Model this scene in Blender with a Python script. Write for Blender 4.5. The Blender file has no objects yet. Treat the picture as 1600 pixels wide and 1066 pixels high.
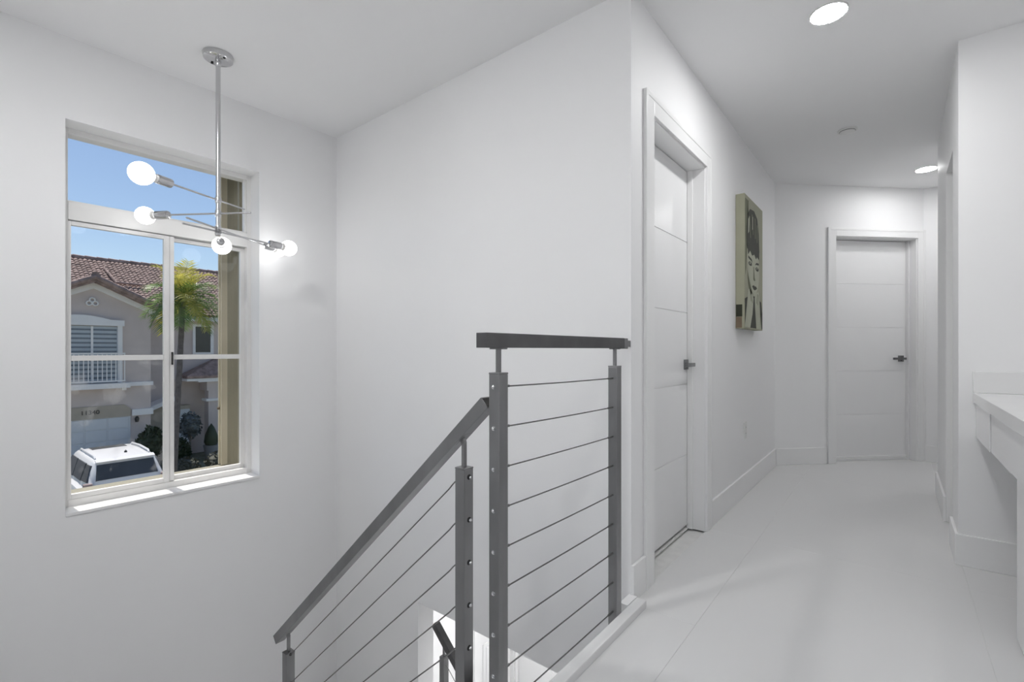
import bpy, bmesh, math, random
from mathutils import Vector, Matrix
random.seed(7)
PI = math.pi
scene = bpy.context.scene
COL = scene.collection

# ------------------------------------------------------------------ camera
cam_d = bpy.data.cameras.new('camera'); cam = bpy.data.objects.new('camera', cam_d)
COL.objects.link(cam); scene.camera = cam
cam.location = (0, 0, 1.01)
cam.rotation_euler = (PI / 2, 0, math.radians(38.93))
cam_d.sensor_width = 36; cam_d.lens = 744 / 1600 * 36
cam_d.shift_y = 13 / 1600
cam_d.clip_start = 0.02; cam_d.clip_end = 300

# ------------------------------------------------------------------ world, sun, exposure
SUN_EL = math.radians(65)
world = bpy.data.worlds.new('sky'); scene.world = world; world.use_nodes = True
wn = world.node_tree.nodes; wl = world.node_tree.links; wn.clear()
w_out = wn.new('ShaderNodeOutputWorld'); w_bg = wn.new('ShaderNodeBackground')
w_sky = wn.new('ShaderNodeTexSky'); w_sky.sky_type = 'NISHITA'; w_sky.sun_disc = False
w_sky.sun_elevation = SUN_EL; w_sky.sun_rotation = math.radians(-90)
w_sky.air_density = 1.0; w_sky.dust_density = 0.6; w_sky.ozone_density = 2.0
wl.new(w_sky.outputs[0], w_bg.inputs[0]); wl.new(w_bg.outputs[0], w_out.inputs[0])
w_bg.inputs[1].default_value = 0.12
sun_d = bpy.data.lights.new('sun', 'SUN'); sun_d.energy = 4.5; sun_d.angle = math.radians(0.53)
sun_d.color = (1, 0.95, 0.88)
sun = bpy.data.objects.new('sun', sun_d); COL.objects.link(sun)
to_sun = Vector((-math.cos(SUN_EL), -0.03, math.sin(SUN_EL)))
sun.rotation_euler = to_sun.to_track_quat('Z', 'Y').to_euler(); sun.location = (-8, 0, 14)
LAMP = 205.0        # radiance of the recessed downlight diffusers
BULB = 5.8          # radiance of the chandelier globes
vs = scene.view_settings
vs.view_transform = 'Standard'; vs.look = 'None'; vs.gamma = 1.0; vs.use_curve_mapping = False
vs.exposure = 0.0

# ------------------------------------------------------------------ materials
MATS = {}
def mat(name, col, rough=0.5, metal=0.0, var=0.0, scale=8.0, bump=0.0, bscale=60.0, emit=0.0, col2=None, spec=0.5, coord='Object', stretch=None):
    if name in MATS: return MATS[name]
    m = bpy.data.materials.new(name); m.use_nodes = True
    n = m.node_tree.nodes; l = m.node_tree.links
    b = n['Principled BSDF']
    b.inputs['Base Color'].default_value = (*col, 1)
    b.inputs['Roughness'].default_value = rough
    b.inputs['Metallic'].default_value = metal
    b.inputs['Specular IOR Level'].default_value = spec
    tc = n.new('ShaderNodeTexCoord'); src = tc.outputs[coord]
    if stretch:
        mp = n.new('ShaderNodeMapping'); mp.inputs['Scale'].default_value = stretch
        l.new(src, mp.inputs[0]); src = mp.outputs[0]
    if var > 0 or col2:
        t = n.new('ShaderNodeTexNoise'); t.inputs['Scale'].default_value = scale; t.inputs['Detail'].default_value = 4
        l.new(src, t.inputs['Vector'])
        r = n.new('ShaderNodeValToRGB')
        c2 = col2 if col2 else tuple(max(0, c * (1 - var)) for c in col)
        r.color_ramp.elements[0].position = 0.3; r.color_ramp.elements[1].position = 0.7
        r.color_ramp.elements[0].color = (*c2, 1); r.color_ramp.elements[1].color = (*col, 1)
        l.new(t.outputs['Fac'], r.inputs[0]); l.new(r.outputs[0], b.inputs['Base Color'])
    if bump > 0:
        t2 = n.new('ShaderNodeTexNoise'); t2.inputs['Scale'].default_value = bscale; t2.inputs['Detail'].default_value = 3
        l.new(src, t2.inputs['Vector'])
        bp = n.new('ShaderNodeBump'); bp.inputs['Strength'].default_value = bump; bp.inputs['Distance'].default_value = 0.002
        l.new(t2.outputs['Fac'], bp.inputs['Height']); l.new(bp.outputs[0], b.inputs['Normal'])
    if emit > 0:
        b.inputs['Emission Color'].default_value = (1, 1, 1, 1); b.inputs['Emission Strength'].default_value = emit
    MATS[name] = m
    return m

def glass_mat(name, dirt=0.0, tint=(1, 1, 1)):
    m = bpy.data.materials.new(name); m.use_nodes = True
    n = m.node_tree.nodes; l = m.node_tree.links; n.clear()
    o = n.new('ShaderNodeOutputMaterial'); tr = n.new('ShaderNodeBsdfTransparent'); gl = n.new('ShaderNodeBsdfGlossy')
    tr.inputs[0].default_value = (*tint, 1); gl.inputs['Roughness'].default_value = 0.0
    fr = n.new('ShaderNodeFresnel'); fr.inputs[0].default_value = 1.25
    ge = n.new('ShaderNodeNewGeometry'); fm = n.new('ShaderNodeMath'); fm.operation = 'MULTIPLY'; iv = n.new('ShaderNodeMath'); iv.operation = 'SUBTRACT'
    iv.inputs[0].default_value = 1.0; l.new(ge.outputs['Backfacing'], iv.inputs[1]); l.new(fr.outputs[0], fm.inputs[0]); l.new(iv.outputs[0], fm.inputs[1])
    mx = n.new('ShaderNodeMixShader'); l.new(fm.outputs[0], mx.inputs[0]); l.new(tr.outputs[0], mx.inputs[1]); l.new(gl.outputs[0], mx.inputs[2])
    last = mx
    if dirt > 0:
        df = n.new('ShaderNodeBsdfDiffuse'); df.inputs[0].default_value = (0.8, 0.8, 0.8, 1)
        tc = n.new('ShaderNodeTexCoord')
        t = n.new('ShaderNodeTexNoise'); t.inputs['Scale'].default_value = 9; t.inputs['Detail'].default_value = 6
        l.new(tc.outputs['Object'], t.inputs['Vector'])
        r = n.new('ShaderNodeMapRange'); r.inputs[1].default_value = 0.55; r.inputs[2].default_value = 0.85; r.inputs[3].default_value = 0; r.inputs[4].default_value = dirt
        l.new(t.outputs['Fac'], r.inputs[0])
        m2 = n.new('ShaderNodeMixShader'); l.new(r.outputs[0], m2.inputs[0]); l.new(mx.outputs[0], m2.inputs[1]); l.new(df.outputs[0], m2.inputs[2]); last = m2
    l.new(last.outputs[0], o.inputs[0])
    return m

WALL = mat('wall_paint', (0.90, 0.90, 0.905), 0.55, var=0.01, scale=3, bump=0.05, bscale=90)
CEIL = mat('ceiling_paint', (0.93, 0.93, 0.935), 0.8, var=0.01, scale=2, bump=0.04, bscale=120)
TRIM = mat('trim_paint', (0.89, 0.89, 0.89), 0.3, var=0.01, scale=5)
DOORW = mat('door_paint', (0.88, 0.88, 0.885), 0.28, var=0.015, scale=4)
TILE = mat('porcelain_tile', (0.75, 0.75, 0.75), 0.13, var=0.015, scale=1.6)
GROUT = mat('grout', (0.80, 0.80, 0.79), 0.6, var=0.1, scale=20)
MARBLE = mat('curb_stone', (0.84, 0.84, 0.84), 0.2, var=0.03, scale=6)
STEEL = mat('brushed_steel', (0.33, 0.33, 0.335), 0.36, 1.0, var=0.28, scale=9, bump=0.05, bscale=150, stretch=(1, 1, 0.35))
STEELD = mat('dark_steel_rail', (0.16, 0.16, 0.163), 0.42, 1.0, var=0.25, scale=12)
HANDLE = mat('handle_metal', (0.26, 0.26, 0.265), 0.25, 1.0, var=0.2, scale=40)
CHROME = mat('chrome', (0.62, 0.62, 0.63), 0.14, 1.0, var=0.05, scale=20)
CABLE = mat('steel_cable', (0.20, 0.20, 0.20), 0.4, 1.0, var=0.2, scale=300)
BLACK = mat('dark_hole', (0.015, 0.015, 0.015), 0.6, var=0.2)
GLOW = mat('lamp_diffuser', (1, 1, 1), 0.5, emit=LAMP * 1.0)
GLOBE = mat('bulb_glass', (1, 1, 1), 0.3, emit=BULB)
PORCELAIN = mat('bulb_collar', (0.75, 0.74, 0.72), 0.4, var=0.03)
VINYL = mat('window_vinyl', (0.80, 0.795, 0.785), 0.35, var=0.03, scale=10)
GLASS = glass_mat('window_glass', 0.0)
GLASSD = glass_mat('window_glass_smudged', 0.35)
QUARTZ = mat('counter_quartz', (0.84, 0.84, 0.84), 0.12, var=0.03, scale=5)
LACQ = mat('cabinet_lacquer', (0.84, 0.84, 0.845), 0.22, var=0.01)
SHUTTER_LIT = mat('shutter_lit_tone', (0.66, 0.60, 0.46), 0.45, var=0.06, scale=15, stretch=(1, 1, 0.1))  # lit look of the shutter painted into the lead posts' colour
SHUTTER_SHADE = mat('shutter_shade_tone', (0.31, 0.285, 0.205), 0.5, var=0.08, scale=15, stretch=(1, 1, 0.1))  # same shutter with its shade painted into the colour
STUCCO = mat('stucco_grey', (0.66, 0.575, 0.54), 0.9, var=0.08, scale=2.5, bump=0.3, bscale=40)
STUCCOW = mat('stucco_white', (0.90, 0.885, 0.875), 0.85, var=0.04, scale=4)
STUCCOT = mat('stucco_tan_shade', (0.50, 0.44, 0.36), 0.9, var=0.1, scale=4)  # tan of the lintel, also painted-in shade on the recess wall
ROOF = mat('roof_tile_clay', (0.44, 0.32, 0.285), 0.85, scale=5, col2=(0.20, 0.145, 0.13), bump=0.2)
GARAGE = mat('garage_white', (0.72, 0.74, 0.76), 0.5, var=0.05, scale=3)
DGLASS = mat('dark_glass', (0.05, 0.06, 0.07), 0.12, var=0.2, scale=2)
BLINDD = mat('blind_gap', (0.20, 0.24, 0.29), 0.5, var=0.1)
BLIND = mat('blind_grey', (0.52, 0.58, 0.64), 0.6, var=0.05)
CARW = mat('car_white', (0.80, 0.80, 0.80), 0.25, var=0.02, scale=2)
CARG = mat('car_glass', (0.10, 0.105, 0.11), 0.15, var=0.3, scale=1.5)
CARB = mat('car_black', (0.03, 0.03, 0.03), 0.5, var=0.2)
CARR = mat('car_tail_lamp', (0.45, 0.35, 0.33), 0.2, var=0.2, scale=20)
RUBBER = mat('tyre', (0.02, 0.02, 0.02), 0.8, var=0.2)
def leafy(name, col, col2, scale):
    m = mat(name, col, 0.4, scale=scale, col2=col2)
    n = m.node_tree.nodes; l = m.node_tree.links; b = n['Principled BSDF']; o = n['Material Output']
    tl = n.new('ShaderNodeBsdfTranslucent'); mx = n.new('ShaderNodeMixShader'); mx.inputs[0].default_value = 0.45
    l.new(b.inputs['Base Color'].links[0].from_socket, tl.inputs[0]); l.new(b.outputs[0], mx.inputs[1]); l.new(tl.outputs[0], mx.inputs[2]); l.new(mx.outputs[0], o.inputs[0])
    return m
LEAF = leafy('palm_leaf', (0.28, 0.42, 0.12), (0.07, 0.14, 0.04), 3)
LEAFY = leafy('palm_leaf_yellow', (0.75, 0.66, 0.14), (0.34, 0.36, 0.08), 4)
TRUNK = mat('palm_trunk', (0.17, 0.15, 0.14), 0.9, var=0.4, scale=9, bump=0.4)
BUSH = mat('bush_leaf', (0.045, 0.07, 0.03), 0.6, scale=6, col2=(0.02, 0.03, 0.014))
GRASS = mat('ground_cover', (0.26, 0.26, 0.19), 0.95, scale=6, col2=(0.15, 0.16, 0.10))
PAVE = mat('driveway_paver', (0.46, 0.42, 0.39), 0.9, var=0.25, scale=6)
ASPH = mat('asphalt', (0.36, 0.35, 0.34), 0.9, var=0.2, scale=20)
POTM = mat('plant_pot', (0.35, 0.34, 0.34), 0.8, var=0.1)
CANVAS = mat('canvas_cream', (0.37, 0.37, 0.275), 0.75, var=0.10, scale=5, bump=0.1, bscale=500)
INK = mat('print_black_olive', (0.028, 0.032, 0.018), 0.7, var=0.3, scale=10)
INKM = mat('print_mid_olive', (0.16, 0.17, 0.105), 0.7, var=0.25, scale=12)
INKL = mat('print_pale', (0.46, 0.475, 0.37), 0.7, var=0.10, scale=8)
INKB = mat('print_brown', (0.20, 0.15, 0.10), 0.7, var=0.3, scale=10)
PLASTIC = mat('white_plastic', (0.78, 0.78, 0.77), 0.35, var=0.02)

# ------------------------------------------------------------------ mesh helpers
def smooth(o, ang=40):
    for p in o.data.polygons: p.use_smooth = True
    try:
        o.data.set_sharp_from_angle(angle=math.radians(ang))
    except Exception: pass
    return o

def link(name, bm, m, parent=None, sm=False):
    me = bpy.data.meshes.new(name); bmesh.ops.recalc_face_normals(bm, faces=bm.faces); bm.to_mesh(me); bm.free()
    o = bpy.data.objects.new(name, me); COL.objects.link(o)
    if m: me.materials.append(m)
    if parent: o.parent = parent
    if sm: smooth(o)
    return o

def tag(o, label=None, cat=None, group=None, kind=None):
    if label: o['label'] = label
    if cat: o['category'] = cat
    if group: o['group'] = group
    if kind: o['kind'] = kind
    return o

def thing(name, label, cat, loc=(0, 0, 0), group=None, rz=0, kind=None):
    o = bpy.data.objects.new(name, None); COL.objects.link(o); o.location = loc; o.rotation_euler = (0, 0, rz)
    o.empty_display_size = 0.1
    return tag(o, label, cat, group, kind)

def bx(bm, x0, x1, y0, y1, z0, z1, M=None):
    vs_ = [bm.verts.new((x, y, z)) for x in (x0, x1) for y in (y0, y1) for z in (z0, z1)]
    for f in ((0, 1, 3, 2), (4, 6, 7, 5), (0, 4, 5, 1), (2, 3, 7, 6), (0, 2, 6, 4), (1, 5, 7, 3)):
        bm.faces.new([vs_[i] for i in f])
    if M:
        for v in vs_: v.co = M @ v.co
    return vs_

def box(name, x0, x1, y0, y1, z0, z1, m, parent=None, bev=0.0, M=None):
    """box mesh; if parent is an unrotated Empty its location is subtracted"""
    bm = bmesh.new(); bx(bm, x0, x1, y0, y1, z0, z1, M)
    if bev > 0: bmesh.ops.bevel(bm, geom=bm.edges[:], offset=bev, segments=2, affect='EDGES', profile=0.6)
    o = link(name, bm, m)
    attach(o, parent); return o

def attach(o, parent):
    """parent keeping world placement (all Empties are set with loc/rot known)"""
    if parent is None: return o
    o.parent = parent
    w = Matrix.Identity(4)
    p = parent; chain = []
    while p: chain.append(p); p = p.parent
    for q in reversed(chain):
        w = w @ q.matrix_parent_inverse @ Matrix.LocRotScale(q.location, q.rotation_euler, q.scale)
    o.matrix_parent_inverse = w.inverted()
    return o

def frame_of(d):
    d = d.normalized(); up = Vector((0, 0, 1)) if abs(d.z) < 0.95 else Vector((1, 0, 0))
    a = d.cross(up).normalized(); b = a.cross(d).normalized(); return a, b

def tube_bm(bm, pts, rad, seg=10, cap=True):
    pts = [Vector(p) for p in pts]; rings = []
    rads = rad if isinstance(rad, (list, tuple)) else [rad] * len(pts)
    for i, p in enumerate(pts):
        d = (pts[min(i + 1, len(pts) - 1)] - pts[max(i - 1, 0)])
        a, b = frame_of(d)
        rings.append([bm.verts.new(p + (a * math.cos(2 * PI * k / seg) + b * math.sin(2 * PI * k / seg)) * rads[i]) for k in range(seg)])
    for i in range(len(rings) - 1):
        for k in range(seg):
            bm.faces.new((rings[i][k], rings[i][(k + 1) % seg], rings[i + 1][(k + 1) % seg], rings[i + 1][k]))
    if cap:
        bm.faces.new(rings[0]); bm.faces.new(rings[-1][::-1])

def tube(name, pts, rad, m, parent=None, seg=10):
    bm = bmesh.new(); tube_bm(bm, pts, rad, seg); o = link(name, bm, m, sm=True); return attach(o, parent)

def lathe(name, prof, m, loc=(0, 0, 0), axis=(0, 0, 1), parent=None, seg=32):
    """prof: list of (r, h) along axis"""
    bm = bmesh.new(); d = Vector(axis).normalized(); a, b = frame_of(d); L = Vector(loc); rings = []
    for r, h in prof:
        if r < 1e-6: rings.append([bm.verts.new(L + d * h)])
        else: rings.append([bm.verts.new(L + d * h + (a * math.cos(2 * PI * k / seg) + b * math.sin(2 * PI * k / seg)) * r) for k in range(seg)])
    for A, B in zip(rings, rings[1:]):
        for k in range(seg):
            k2 = (k + 1) % seg
            if len(A) == 1 and len(B) == 1: continue
            if len(A) == 1: bm.faces.new((A[0], B[k], B[k2]))
            elif len(B) == 1: bm.faces.new((A[k], A[k2], B[0]))
            else: bm.faces.new((A[k], A[k2], B[k2], B[k]))
    if len(rings[0]) > 1: bm.faces.new(rings[0])
    if len(rings[-1]) > 1: bm.faces.new(rings[-1])
    o = link(name, bm, m, sm=True); return attach(o, parent)

def sqbar(name, p0, p1, w, h, m, parent=None, bev=0.002, side=(0, 1, 0)):
    """square bar from p0 to p1 (end cuts perpendicular), width w along side"""
    p0 = Vector(p0); p1 = Vector(p1); d = (p1 - p0).normalized(); s = Vector(side).normalized(); u = d.cross(s).normalized()
    bm = bmesh.new(); v = []
    for p in (p0, p1):
        for a_, b_ in ((-1, -1), (1, -1), (1, 1), (-1, 1)):
            v.append(bm.verts.new(p + s * (a_ * w / 2) + u * (b_ * h / 2)))
    bm.faces.new(v[0:4]); bm.faces.new(v[4:8][::-1])
    for k in range(4): bm.faces.new((v[k], v[(k + 1) % 4], v[4 + (k + 1) % 4], v[4 + k]))
    if bev: bmesh.ops.bevel(bm, geom=bm.edges[:], offset=bev, segments=2, affect='EDGES', profile=0.6)
    o = link(name, bm, m); return attach(o, parent)

def prism(name, pts, d, m, parent=None):
    """closed polygon pts (3-D) extruded by vector d"""
    bm = bmesh.new(); d = Vector(d)
    a = [bm.verts.new(p) for p in pts]; b = [bm.verts.new(Vector(p) + d) for p in pts]
    bm.faces.new(a); bm.faces.new(b[::-1]); n = len(a)
    for i in range(n): bm.faces.new((a[i], a[(i + 1) % n], b[(i + 1) % n], b[i]))
    bmesh.ops.triangulate(bm, faces=[f for f in bm.faces if len(f.verts) > 4])
    o = link(name, bm, m); return attach(o, parent)

def wall_hole(name, fixed, a0, a1, z0, z1, holes, axis, m, label):
    """wall slab: 'axis' = direction the wall runs ('x' or 'y'); fixed=(t0,t1) thickness range; holes=[(a0,a1,z0,z1)]"""
    bm = bmesh.new()
    As = sorted({a0, a1, *[h[0] for h in holes], *[h[1] for h in holes]})
    Zs = sorted({z0, z1, *[h[2] for h in holes], *[h[3] for h in holes]})
    def inh(i, j):
        if i < 0 or j < 0 or i >= len(As) - 1 or j >= len(Zs) - 1: return True
        a = (As[i] + As[i + 1]) / 2; z = (Zs[j] + Zs[j + 1]) / 2
        return any(h[0] < a < h[1] and h[2] < z < h[3] for h in holes)
    cache = {}
    def V(t, a, z):
        k = (t, a, z)
        if k not in cache: cache[k] = bm.verts.new((fixed[t], a, z) if axis == 'y' else (a, fixed[t], z))
        return cache[k]
    for i in range(len(As) - 1):
        for j in range(len(Zs) - 1):
            if inh(i, j): continue
            p, q, r, s = As[i], As[i + 1], Zs[j], Zs[j + 1]
            for t in (0, 1): bm.faces.new((V(t, p, r), V(t, q, r), V(t, q, s), V(t, p, s)))
            if inh(i - 1, j): bm.faces.new((V(0, p, r), V(1, p, r), V(1, p, s), V(0, p, s)))
            if inh(i + 1, j): bm.faces.new((V(0, q, r), V(1, q, r), V(1, q, s), V(0, q, s)))
            if inh(i, j - 1): bm.faces.new((V(0, p, r), V(1, p, r), V(1, q, r), V(0, q, r)))
            if inh(i, j + 1): bm.faces.new((V(0, p, s), V(1, p, s), V(1, q, s), V(0, q, s)))
    return tag(link(name, bm, m), label, 'wall', kind='structure')

def struct(name, x0, x1, y0, y1, z0, z1, m, label, cat, bev=0.0):
    return tag(box(name, x0, x1, y0, y1, z0, z1, m, bev=bev), label, cat, kind='structure')

# ------------------------------------------------------------------ room shell
CZ = 2.46; WX = -2.99; YB = 1.785; HX = -0.828; PX = 0.226; PY = 3.06; LZ = -2.95; RX = 0.98; RY = -3.4
wall_hole('wall_left', (-3.21, WX), -0.15, 4.0, LZ, CZ, [(0.415, 1.277, 0.236, 2.079), (3.22, 3.74, LZ, -0.46)], 'y', WALL, 'white stairwell wall holding the tall window')
wall_hole('wall_back', (YB, YB + 0.115), WX, HX, LZ, CZ, [(-2.134, -0.9, LZ, -0.44)], 'x', WALL, 'tall white stairwell wall behind the steel railing')
wall_hole('wall_hall_left', (HX - 0.122, HX), YB + 0.115, 4.74, 0, CZ, [(1.985, 2.733, 0, 2.025)], 'y', WALL, 'white hallway wall with the near door and portrait canvas')
struct('wall_stair_front', -3.21, -0.80, -0.27, -0.15, LZ, CZ, WALL, 'white wall on the near side of the stairwell', 'wall')
struct('wall_rear_left', -0.92, -0.80, RY, -0.27, -0.3, CZ, WALL, 'white loft wall behind the viewpoint by the stairs', 'wall')
wall_hole('wall_rear', (RY - 0.12, RY), -0.92, RX + 0.1, -0.3, CZ, [(-0.66, 0.86, 0.25, 2.25)], 'x', WALL, 'white loft wall far behind the viewpoint')
struct('wall_right', RX, RX + 0.1, RY, 5.69, -0.3, CZ, WALL, 'white wall behind the counter on the right', 'wall')
struct('wall_far', 0.16, RX, 5.69, 5.8, 0, CZ, WALL, 'short white wall right of the far door', 'wall')
wall_hole('wall_hall_right', (PX, PX + 0.12), PY + 0.12, 4.5, 0, CZ, [(3.35, 3.78, 0, 2.04)], 'y', WALL, 'white right hallway wall with a cased opening')
struct('wall_pillar', PX, RX, PY, PY + 0.12, 0, CZ, WALL, 'white end wall above the counter', 'wall')
# diagonal wall: local x along the wall, local y into the wall
DA = Vector((-0.86, 4.64, 0)); DL = 1.49
MD = Matrix.Translation(DA) @ Matrix.Rotation(PI / 4, 4, 'Z')
dw = wall_hole('wall_diagonal', (0, 0.13), 0.0, DL, 0, CZ, [(0.613, 1.42, 0, 2.015)], 'x', WALL, 'white diagonal wall at the hallway end with a door')
dw.data.transform(MD)
struct('ceiling', -3.21, RX + 0.1, RY - 0.12, 6.3, CZ, CZ + 0.12, CEIL, 'flat white ceiling over stairwell and hallway', 'ceiling')
# floor slab + tiles
fl = tag(box('floor', -0.80, RX, RY, 6.3, -0.44, -0.0014, GROUT), 'glossy white tiled hallway floor', 'floor', kind='structure')
struct('floor_behind_door', WX, -0.80, YB + 0.115, 4.0, -0.44, -0.011, GROUT, 'floor slab over the lower entry', 'floor')
xs = [-0.762, -0.573, 0.237, 1.047]; tile_mesh = {}
def tile(x0, x1, y0, y1):
    k = (round(x1 - x0, 3), round(y1 - y0, 3))
    if k not in tile_mesh:
        bm = bmesh.new(); bx(bm, -k[0] / 2, k[0] / 2, -k[1] / 2, k[1] / 2, -0.0014, 0)
        bmesh.ops.bevel(bm, geom=[e for e in bm.edges if all(v.co.z > -0.001 for v in e.verts)], offset=0.0006, segments=1, affect='EDGES')
        me = bpy.data.meshes.new('tile'); bmesh.ops.recalc_face_normals(bm, faces=bm.faces); bm.to_mesh(me); bm.free(); me.materials.append(TILE); tile_mesh[k] = me
    o = bpy.data.objects.new('tile', tile_mesh[k]); COL.objects.link(o)
    o.location = ((x0 + x1) / 2, (y0 + y1) / 2, 0); attach(o, fl)
J = 0.0007
ys = [RY] + [2.775 + 0.81 * k for k in range(-7, 5) if (k % 2 == 0)]
for j in range(len(ys) - 1):
    y0, y1 = ys[j] + J, ys[j + 1] - J
    if y1 > 6.2: y1 = 6.2
    for i in range(3):
        x0, x1 = xs[i] + J, min(xs[i + 1] - J, RX - 0.004)
        if i == 0:
            if y0 < YB < y1:
                tile(x0, x1, y0, YB - 0.01 - J); tile(HX + 0.002, x1, YB - 0.01 + J, y1); continue
            if y0 >= YB: x0 = HX + 0.002
        tile(x0, x1, y0, y1)
struct('trim_1', -0.80, -0.762, 0.90, YB - 0.004, -0.30, 0.028, MARBLE, 'raised white stone curb under the cable railing', 'curb', bev=0.003)
struct('trim_2', -0.836, -0.802, 1.70, YB - 0.001, -0.30, 0.027, MARBLE, 'short return of the stone curb at the wall end', 'curb')

# baseboards (0.145 high, 13 mm proud, small eased top)
BH = 0.145; BT = 0.013
def baseb(name, x0, x1, y0, y1, label):
    struct(name, x0, x1, y0, y1, 0.0, BH, TRIM, label, 'baseboard', bev=0.003)
baseb('baseboard_left_near', HX, HX + BT, YB - 0.002, 1.905, 'short tall baseboard between stair curb and near door')
baseb('baseboard_left', HX, HX + BT, 2.815, 4.66, 'white baseboard under the portrait canvas')
baseb('baseboard_pillar', PX - BT, RX, PY - BT, PY, 'white baseboard under the counter on the end wall')
baseb('baseboard_pillar_side', PX - BT, PX, PY, 3.35, 'white baseboard on the side of the end wall')
baseb('baseboard_right', PX - BT, PX, 3.78 - BT, 4.5, 'white baseboard on the right hallway wall')
baseb('baseboard_right_jamb', PX, PX + 0.12, 3.78 - BT, 3.78, 'white baseboard end at the cased opening')
baseb('baseboard_far', 0.20, RX, 5.69 - BT, 5.69, 'white baseboard right of the far door')
bd = tag(box('baseboard_diagonal', 0.05, 0.53, -BT, 0, 0, BH, TRIM, bev=0.003, M=None), 'white baseboard left of the far door', 'baseboard', kind='structure')
bd.data.transform(MD)

# ------------------------------------------------------------------ doors
def handle(parent, M, flip=1):
    """rosette + lever in door-local coordinates: x along door, y out of face (negative = towards viewer)"""
    h = box('handle', -0.026, 0.026, -0.009, 0, -0.028, 0.028, HANDLE, bev=0.0015, M=None)
    h.data.transform(M); attach(h, parent); tag(h, 'square chrome lever handle')
    b = bmesh.new(); tube_bm(b, [(0, -0.008, 0), (0, -0.045, 0)], 0.009, 12)
    o = link('spindle', b, HANDLE, sm=True); o.data.transform(M); attach(o, h)
    bm = bmesh.new(); bx(bm, min(-0.012 * flip, 0.115 * flip), max(-0.012 * flip, 0.115 * flip), -0.052, -0.038, -0.010, 0.010)
    bmesh.ops.bevel(bm, geom=bm.edges[:], offset=0.0015, segments=2, affect='EDGES')
    l = link('lever', bm, HANDLE); l.data.transform(M); attach(l, h)
    k = bmesh.new(); tube_bm(k, [(0, -0.0085, -0.018), (0, -0.0105, -0.018)], 0.004, 10)
    q = link('keyhole', k, BLACK); q.data.transform(M); attach(q, h)

def make_door(name, label, M, w, h, recess, casing_w, hx, flip, gap=0.012, grooves=5, stub=None):
    """M maps door-local (x along opening, y into wall, z up) to world; opening from x=0..w, z=0..h; wall face at y=0"""
    d = tag(bpy.data.objects.new(name, None), label, 'door', kind='structure'); COL.objects.link(d); d.location = M @ Vector((w / 2, recess, 0))
    def part(nm, x0, x1, y0, y1, z0, z1, m, bev=0.002, par=d):
        o = box(nm, x0, x1, y0, y1, z0, z1, m, bev=bev); o.data.transform(M); return attach(o, par)
    # jamb lining
    part('jamb', 0.0, 0.012, -0.002, 0.122, 0, h, TRIM); part('jamb', w - 0.012, w, -0.002, 0.122, 0, h, TRIM); part('jamb', 0.012, w - 0.012, -0.002, 0.122, h - 0.012, h, TRIM)
    # stops
    part('door_stop', 0.012, 0.024, recess - 0.012, recess - 0.001, 0, h - 0.012, TRIM); part('door_stop', w - 0.024, w - 0.012, recess - 0.03, recess - 0.001, 0, h - 0.012, TRIM)
    # casing: flat with raised outer band
    c = casing_w
    for x0, x1, xo0, xo1 in ((-c, 0.004, -c, -c + 0.022), (w - 0.004, w + c, w + c - 0.022, w + c)):
        k = part('casing', x0, x1, -0.014, 0.0, 0, h + c, TRIM); part('casing_band', xo0, xo1, -0.0158, -0.013, 0, h + c, TRIM, par=k)
    k = part('casing', 0.004, w - 0.004, -0.014, 0.0, h - 0.004, h + c, TRIM); part('casing_band', -c + 0.022, w + c - 0.022, -0.0158, -0.013, h + c - 0.022, h + c, TRIM, par=k)
    # slab of horizontal boards divided by shallow grooves
    g = 0.004; zb = gap; zt = h - 0.016; n = grooves; hh = (zt - zb) / n
    sl = part('slab', 0.015, w - 0.015, recess + 0.003, recess + 0.036, zb, zt, DOORW, bev=0)
    for i in range(n):
        part('panel', 0.015, w - 0.015, recess, recess + 0.0035, zb + i * hh + (g / 2 if i else 0), zb + (i + 1) * hh - (g / 2 if i < n - 1 else 0), DOORW, bev=0.001, par=sl)
    handle(d, M @ Matrix.Translation((hx, recess, 0.925)), flip)
    return d
# near door: local x = +Y, local y = -X
MN = Matrix.Translation((HX, 1.985, 0)) @ Matrix.Rotation(PI / 2, 4, 'Z')
d1 = make_door('door_1', 'white grooved door in the left hallway wall beside the portrait', MN, 0.748, 2.025, 0.092, 0.082, 0.748 - 0.05, -1, gap=0.022)
MF = MD @ Matrix.Translation((0.613, 0, 0))
d2 = make_door('door_2', 'white door in the diagonal wall at the hallway end', MF, 0.807, 2.015, 0.09, 0.072, 0.807 - 0.075, -1, gap=0.023)
th = box('threshold', 0.012, 0.795, 0.07, 0.13, 0.0, 0.022, MARBLE, bev=0.003); th.data.transform(MF); attach(th, d2)
sw = box('door_sweep', 0.016, 0.791, 0.078, 0.0895, 0.0222, 0.040, TRIM, bev=0.002); sw.data.transform(MF); attach(sw, d2)
th = box('threshold', 0.012, 0.736, 0.085, 0.13, 0.0, 0.004, GROUT); th.data.transform(MN); attach(th, d1)
pb = tag(box('light_block_far_door', 0.3, DL + 0.1, 0.17, 0.20, 0, CZ, WALL), 'added panel blocking sky light under the far door', 'wall', kind='structure'); pb.data.transform(MD)  # added panel, keeps sky light out of the far door gap
struct('light_block_near_door', -1.04, -1.01, 1.9, 2.85, 0, CZ, WALL, 'added panel blocking sky light under the near door', 'wall')  # added panel, stops the light leak under the near door
# cased opening: thin lining
struct('trim_3', PX + 0.001, PX + 0.119, 3.765, 3.78, BH, 2.04, TRIM, 'white jamb lining of the opening in the right hallway wall', 'trim')

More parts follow.
